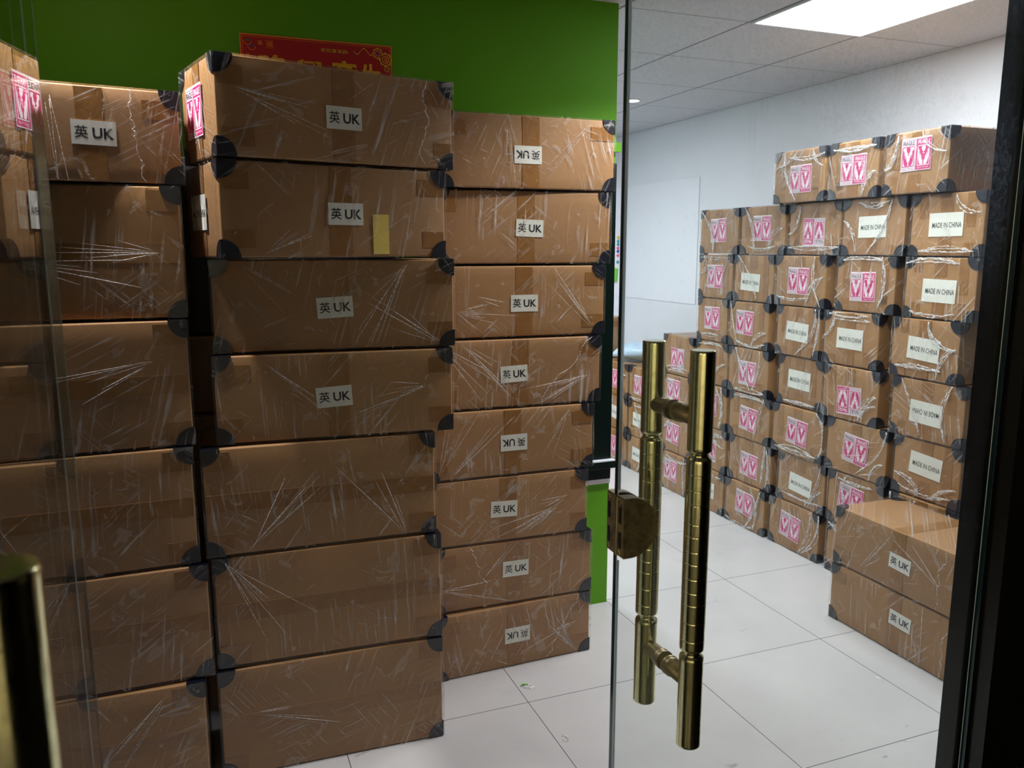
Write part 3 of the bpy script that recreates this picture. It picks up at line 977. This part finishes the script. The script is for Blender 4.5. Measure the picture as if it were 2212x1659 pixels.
Lrows = [(-0.048, 2.163, -1.7, 0.610, 0.320, 0.000), (-0.022, 2.180, 0.5, 0.610, 0.317, 0.323), (-0.040, 2.190, 1.5, 0.610, 0.318, 0.642),
         (-0.032, 2.200, 2.5, 0.610, 0.326, 0.962), (-0.030, 2.210, -0.9, 0.610, 0.328, 1.290), (-0.018, 2.228, 7.3, 0.392, 0.225, 1.620)]
Lspec = [dict(label='large plain carton on the floor at the bottom of the leftmost stack', tape='seam', d=.26, ropes=0),
         dict(label='large plain carton second from the bottom of the leftmost stack, its right end pushed out', tape='seam', d=.26, ropes=1),
         dict(label='large plain carton third from the bottom of the leftmost stack', tape='seam', d=.26, ropes=0),
         dict(label='large plain carton fourth from the bottom of the leftmost stack', tape='seam', d=.26, ropes=0),
         dict(label='large plain carton just under the orange-lit carton of the leftmost stack', tape='seam', d=.26, ropes=1, corners='all'),
         dict(label='warm-lit carton with UK label on top of the leftmost stack', st=[(U_, 'front', .006, .114, 1)], corners='all', ropes=1)]
stack(Lrows, .30, Lspec, 'wrapped cartons in the leftmost stack')
# cartons seen through the gap between the leftmost and the middle stack
for k, (z, h) in enumerate(((0, .32), (.322, .32), (.644, .32))):
    carton((0.10, 2.555, z), 0, .60, .24, h, (), ['lowest', 'second-lowest', 'third'][k] + ' carton behind the middle stack, glimpsed through the gap', 'cartons behind the middle stack', 'seam', 'all' if k == 2 else 'front', 0)
carton((0.12, 2.60, 0.966), 0, .58, .19, .235, (), 'smaller carton behind the middle stack, topmost in the gap', 'cartons behind the middle stack', 'vertical', 'all', 0)

t = thing('gap_shade_slab', 'black slab standing in for the deep shade between the leftmost and middle stacks', 'board', (0.02, 2.70, 1.203))
bm = bmesh.new(); box(bm, -.30, .60, -.045, .045, 0, .53, 0, .004)  # added slab: its black stands in for deep shade and hides the green wall
link('slab', finish('slab', bm, MT['gap_shade']), t)
# big stack along the white wall: fronts at x = 2.635, (y far, y near) per box
RH = 0.2388
XW = 2.635
WS = {
 'A': [(3.240, 2.890, F_, 0, .012, -.013), (2.874, 2.590, F_, 0, .0, .0), (2.571, 2.256, F_, 0, .0, .03)],
 'B': [(3.877, 3.522, F_, 0, 0, .007), (3.516, 3.166, F_, 0, 0, .01), (3.159, 2.812, F_, 180, 0, -.015), (2.806, 2.456, M_, 0, 0, 0), (2.448, 2.112, M_, 0, 0, 0)],
 'C': [(3.878, 3.560, F_, 0, 0, 0), (3.553, 3.232, M_, 2, -.02, -.02), (3.225, 2.874, F_, 0, -.01, 0), (2.826, 2.487, F_, 0, -.01, -.01), (2.448, 2.118, M_, 0, 0, -.01)],
 'D': [(3.888, 3.597, F_, 0, 0, .01), (3.582, 3.248, F_, 0, -.03, .01), (3.198, 2.890, M_, 2, 0, .0), (2.879, 2.550, M_, 2, 0, 0), (2.490, 2.160, M_, 4, 0, 0)],
 'E': [(4.226, 3.896, F_, 180, 0, -.02), (3.887, 3.580, None, 0, 0, 0), (3.562, 3.229, F_, 0, -.0, -.01), (3.176, 2.867, M_, 3, 0, .01), (2.858, 2.520, F_, 176, 0, -.03), (2.468, 2.113, M_, 183, 0, -.01)],
 'F': [(4.222, 3.888, F_, 0, -.03, .03), (3.880, 3.556, F_, 0, 0, .01), (3.546, 3.203, F_, 3, 0, -.01), (3.186, 2.826, F_, 3, 0, 0), (2.815, 2.458, F_, 5, 0, 0), (2.441, 2.112, M_, 5, 0, .02)],
 'G': [(4.215, 3.885, F_, 2, -.04, 0), (3.880, 3.550, F_, 182, 0, -.01), (3.539, 3.184, F_, 3, 0, -.015), (3.142, 2.808, M_, 4, 0, -.015), (2.792, 2.462, F_, 5, -.02, .01), (2.440, 2.112, None, 0, 0, 0)],
 'H': [(4.215, 3.890, F_, 2, -.03, .01), (3.880, 3.550, M_, 3, 0, 0), (3.541, 3.202, F_, 4, 0, .015), (3.185, 2.822, F_, 5, -.02, .0), (2.781, 2.450, None, 0, 0, 0), (2.440, 2.112, None, 0, 0, 0)],
}
rowname = {'A': 'topmost', 'B': 'second', 'C': 'third', 'D': 'fourth', 'E': 'fifth', 'F': 'sixth', 'G': 'seventh', 'H': 'bottom'}
zt = {k: 1.9104 - i * RH for i, k in enumerate('ABCDEFGH')}
poss = {3: ['left', 'middle', 'right'], 5: ['leftmost', 'second from left', 'middle', 'second from right', 'rightmost'],
        6: ['leftmost', 'second from left', 'third from left', 'third from right', 'second from right', 'rightmost']}
desc = {F_: 'FRAGILE sticker', M_: 'MADE IN CHINA label', None: 'no visible label'}
rr = random.Random(11)
for k, items in WS.items():
    for i, (ya, yb, kind, rot, du, dv) in enumerate(items):
        w_ = ya - yb - 0.017
        yc = (ya + yb) / 2
        st = []
        if kind:
            st = [(kind, 'front', du, RH / 2 + dv, rot + rr.uniform(-1.5, 1.5))]
        xo = -0.03 if k == 'A' else rr.uniform(-.008, .008)
        carton((XW + xo, yc, zt[k] - RH), -90 + rr.uniform(-.35, .35), w_, 0.60, RH, st,
               'wrapped carton with %s%s, %s row of the white-wall stack, %s' % ('upside-down ' if 90 < rot < 270 else '', desc[kind], rowname[k], poss[len(items)][i]),
               'wrapped cartons stacked along the white wall', 'end', 'all' if (k == 'A' or (k == 'B' and i < 2) or (k == 'E' and i < 2)) else 'front',
               rr.choice((2, 3, 3, 4)), rope_w=1.0, crumple=0.0030)
# low pile beyond it
low = [[(F_, 0), (M_, 2), (F_, 0)], [(F_, 2), (M_, 2), (M_, 2)]]
for c_, (ya, yb) in enumerate(((5.005, 4.655), (4.640, 4.290))):
    for r_ in range(3):
        kind, rot = low[c_][r_]
        carton((2.64, (ya + yb) / 2, 0.466 - 0.233 * r_), -90, ya - yb - .008, 0.60, 0.233, [(kind, 'front', -.035, .118, rot)],
               'far low pile carton with %s, %s, %s column' % (desc[kind], ['top', 'middle', 'bottom'][r_], ['left', 'right'][c_]),
               'wrapped cartons in the far low pile', 'end', 'all' if r_ == 0 else 'front', 2, rope_w=1.1)
# pair near the door on the right
carton((2.300, 2.066, 0.0), -90, .628, .308, .232, [(U_, 'front', .03, .132, 3)], 'lower UK-labelled carton of the pair on the floor by the door frame', 'pair of cartons by the door frame', 'vertical', 'all', 1, rope_w=.6)
carton((2.298, 2.066, 0.233), -91, .628, .306, .232, [(U_, 'front', .012, .112, 3)], 'upper UK-labelled carton of the pair by the door frame, its top face in view', 'pair of cartons by the door frame', 'vertical', 'all', 1, rope_w=.6)
# tall carton on the floor at the far end
carton((2.505, 5.05, 0.0), 0, .62, .34, .985, (), 'tall plain carton standing behind the grey mailing bag', 'tall carton', 'vertical', 'all', 0)

# ------------------------------------------------------------------ mailing bag
bm = bmesh.new()
N1, N2 = 28, 20
rn = random.Random(3)
for side in (1, -1):
    g_ = []
    for i in range(N1 + 1):
        row = []
        for j in range(N2 + 1):
            u, v = i / N1 * 2 - 1, j / N2 * 2 - 1
            hgt = max(0, (1 - abs(u) ** 2.6)) ** .6 * max(0, (1 - abs(v) ** 2.6)) ** .6
            wr = 0.006 * sin(9 * u + 5 * v) * hgt + 0.004 * sin(17 * v - 4 * u) * hgt
            z = 0.062 + side * 0.060 * hgt + (wr if side > 0 else 0) + 0.035 * u * (1 - hgt)
            row.append(bm.verts.new((u * 0.20 * (1 - .06 * v * v), v * 0.15 * (1 - .07 * u * u), max(z, 0.001))))
        g_.append(row)
    for i in range(N1):
        for j in range(N2):
            q = (g_[i][j], g_[i + 1][j], g_[i + 1][j + 1], g_[i][j + 1])
            f = bm.faces.new(q if side > 0 else q[::-1]); f.smooth = True
bmesh.ops.remove_doubles(bm, verts=bm.verts[:], dist=0.0005)
o = link('mailing_bag', finish('mailing_bag', bm, MT['bag']), None, (2.84, 4.80, 0.7015), (0, 0, R(-65)))
o['label'] = 'pale grey-blue plastic mailing bag lying on the far low pile'; o['category'] = 'bag'

# ------------------------------------------------------------------ whiteboard, magnets, eraser on the right wall
bm = bmesh.new(); box(bm, XR - .006, XR - .0005, 4.85, 6.12, 1.07, 1.95, 0, 0.001)
o = link('whiteboard', finish('whiteboard', bm, MT['board'])); o['label'] = 'large frameless whiteboard on the far part of the white wall'; o['category'] = 'whiteboard'
bm = bmesh.new()
lathe(bm, [(0.0135, 0), (0.0135, -.003), (0.011, -.006), (0.010, -.010), (0.011, -.012), (0.009, -.0135)], 20, 'X')
mag_me = finish('magnet', bm, MT['mag_teal'])
mags = (('yellow', 1.5515, 'round yellow magnet at the top of the row on the whiteboard'), ('teal', 1.5213, 'round teal magnet just under the yellow one on the whiteboard'),
        ('teal', 1.4948, 'round teal magnet just above a pink one on the whiteboard'), ('pink', 1.4646, 'round pink magnet between the teal and blue ones'),
        ('blue', 1.4380, 'round blue magnet on the whiteboard'), ('pink', 1.4039, 'round pink magnet just under the blue one'), ('teal', 1.3505, 'lowest round teal magnet on the whiteboard'))
for c_, z, lb in mags:
    me = mag_me.copy(); me.materials.clear(); me.materials.append(MT['mag_' + c_])
    o = link('magnet', me, None, (XR - .0065, 5.985, z)); o['label'] = lb; o['category'] = 'magnet'; o['group'] = 'round magnets on the whiteboard'
t = thing('board_eraser', 'bright green board eraser hanging on the whiteboard below the magnets', 'eraser', (XR - .0065, 6.02, 1.247))
bm = bmesh.new(); box(bm, -.028, 0, -.035, .035, -.055, .055, 0, .004)
bmesh.ops.rotate(bm, verts=bm.verts[:], cent=(0, 0, 0), matrix=Matrix.Rotation(R(8), 3, 'X'))
link('eraser_body', finish('eraser_body', bm, MT['lime']), t)

# ------------------------------------------------------------------ red banner on the green wall
t = thing('fortune_banner', 'red banner with gold Chinese characters on the green wall behind the middle stack', 'banner', (0.415, 2.819, 2.030))
bm = bmesh.new()
Wb, Hb = 0.244, 0.105
box(bm, -Wb, Wb, -0.004, -0.0005, -Hb, Hb, 0)
frame2d(bm, -Wb, Wb, -Hb, Hb, 0.004, -0.0046, 1)
for k in range(96):
    x = -Wb + .008 + k * (2 * Wb - .016) / 95
    for z in (Hb - .0085, -Hb + .0085):
        poly(bm, [(x - .0012, z - .0012), (x + .0012, z - .0012), (x + .0012, z + .0012), (x - .0012, z + .0012)], -0.0047, 1)
for k in range(40):
    z = -Hb + .012 + k * (2 * Hb - .024) / 39
    for x in (-Wb + .0085, Wb - .0085):
        poly(bm, [(x - .0012, z - .0012), (x + .0012, z - .0012), (x + .0012, z + .0012), (x - .0012, z + .0012)], -0.0047, 1)
me = finish('banner_board', bm, [MT['red'], MT['orange']])
link('banner_board', me, t)
bm = bmesh.new()
for ch, x, z in (('隆', -.143, -.005), ('興', -.032, -.012), ('意', .083, -.006), ('生', .170, -.010)):
    put_text(bm, ch, x, z, .092 if ch != '生' else .072, .105, -0.0052, 0, 0.03)
put_text(bm, '·家和萬事興·', 0.052, .074, .095, .0125, -0.0052, 0, 0.01)
link('gold_lettering', finish('gold_lettering', bm, MT['gold']), t)
bm = bmesh.new()
# two ingot bowls with small seals, top left; rosettes, top right
def disc(cx, cz, r, y, mat, n=20, a0=0, a1=2 * pi):
    poly(bm, [(cx + r * cos(a0 + (a1 - a0) * k / n), cz + r * sin(a0 + (a1 - a0) * k / n)) for k in range(n + (0 if a1 - a0 > 6.2 else 1))], y, mat)
for cx, cz, m in ((-.220, .083, 2), (-.208, .068, 1)):
    disc(cx, cz, .0125, -.0048, 0, 20, pi, 2 * pi); disc(cx, cz, .0105, -.0050, 3, 20, pi, 2 * pi); disc(cx, cz, .0062, -.0052, m, 16, 0, pi)
ORN = [MT['orange'], MT['blue_print'], MT['green_print'], MT['red'], MT['gold']]
link('ingot_print', finish('ingot_print', bm, ORN), t)
bm = bmesh.new()
for ch, x, z, s in (('福', -.183, .080, .014), ('福', -.153, .078, .017), ('福', -.222, .040, .012), ('吉', -.216, .018, .012), ('福', .230, -.005, .012), ('吉', .231, -.024, .012)):
    put_text(bm, ch, x, z, s, s, -.0051, 0, 0.01)
frame2d(bm, -.164, -.142, .066, .090, .001, -.0051, 0)
link('seal_print', finish('seal_print', bm, ORN), t)
bm = bmesh.new()
for cx, cz, r in ((.196, .078, .016), (.222, .060, .020), (.226, .030, .009)):
    disc(cx, cz, r, -.0048, 4); disc(cx, cz, r * .84, -.0050, 3); disc(cx, cz, r * .62, -.0052, 4); disc(cx, cz, r * .48, -.0054, 3)
    for k in range(8):
        a = k * pi / 4; disc(cx + r * .9 * cos(a), cz + r * .9 * sin(a), r * .26, -.0047, 4, 10)
    put_text(bm, '福', cx, cz, r * .7, r * .7, -.0056, 1 if r < .017 else 0, 0.01)
# curling cloud line
pts = [(.115 + .066 * q, .080 - .010 * sin(q * 9)) for q in [i / 20 for i in range(21)]]
for a, b in zip(pts, pts[1:]):
    poly(bm, [(a[0], a[1] - .0016), (b[0], b[1] - .0016), (b[0], b[1] + .0016), (a[0], a[1] + .0016)], -.0049, 4)
link('rosette_print', finish('rosette_print', bm, ORN), t)

# ------------------------------------------------------------------ litter on the floor
def scrap(x, y, s, mat, label, seed):
    rn = random.Random(seed)
    bm = bmesh.new()
    n = 7
    g_ = [[bm.verts.new(((i / n - .5) * s * 1.6 + rn.uniform(-.1, .1) * s, (j / n - .5) * s + rn.uniform(-.1, .1) * s, 0.001 + abs(rn.gauss(0, .12)) * s * (1 if 0 < i < n and 0 < j < n else .2))) for j in range(n + 1)] for i in range(n + 1)]
    for i in range(n):
        for j in range(n):
            if rn.random() < .85:
                f = bm.faces.new((g_[i][j], g_[i + 1][j], g_[i + 1][j + 1], g_[i][j + 1]))
                f.material_index = 1 if (isinstance(mat, list) and i > 3 and j < 4) else 0
    o = link('film_scrap', finish('film_scrap', bm, mat), None, (x, y, 0), (0, 0, rn.uniform(0, 3)))
    o['label'] = label; o['category'] = 'litter'; o['group'] = 'scraps on the floor tiles'
scrap(0.962, 2.327, .030, [MT['rope'], MT['lime']], 'tiny scrap of film with a bright green bit on the floor', 1)
scrap(0.956, 2.014, .020, [MT['rope'], MT['rope']], 'tiny curled clear film scrap on the floor tile in front', 2)
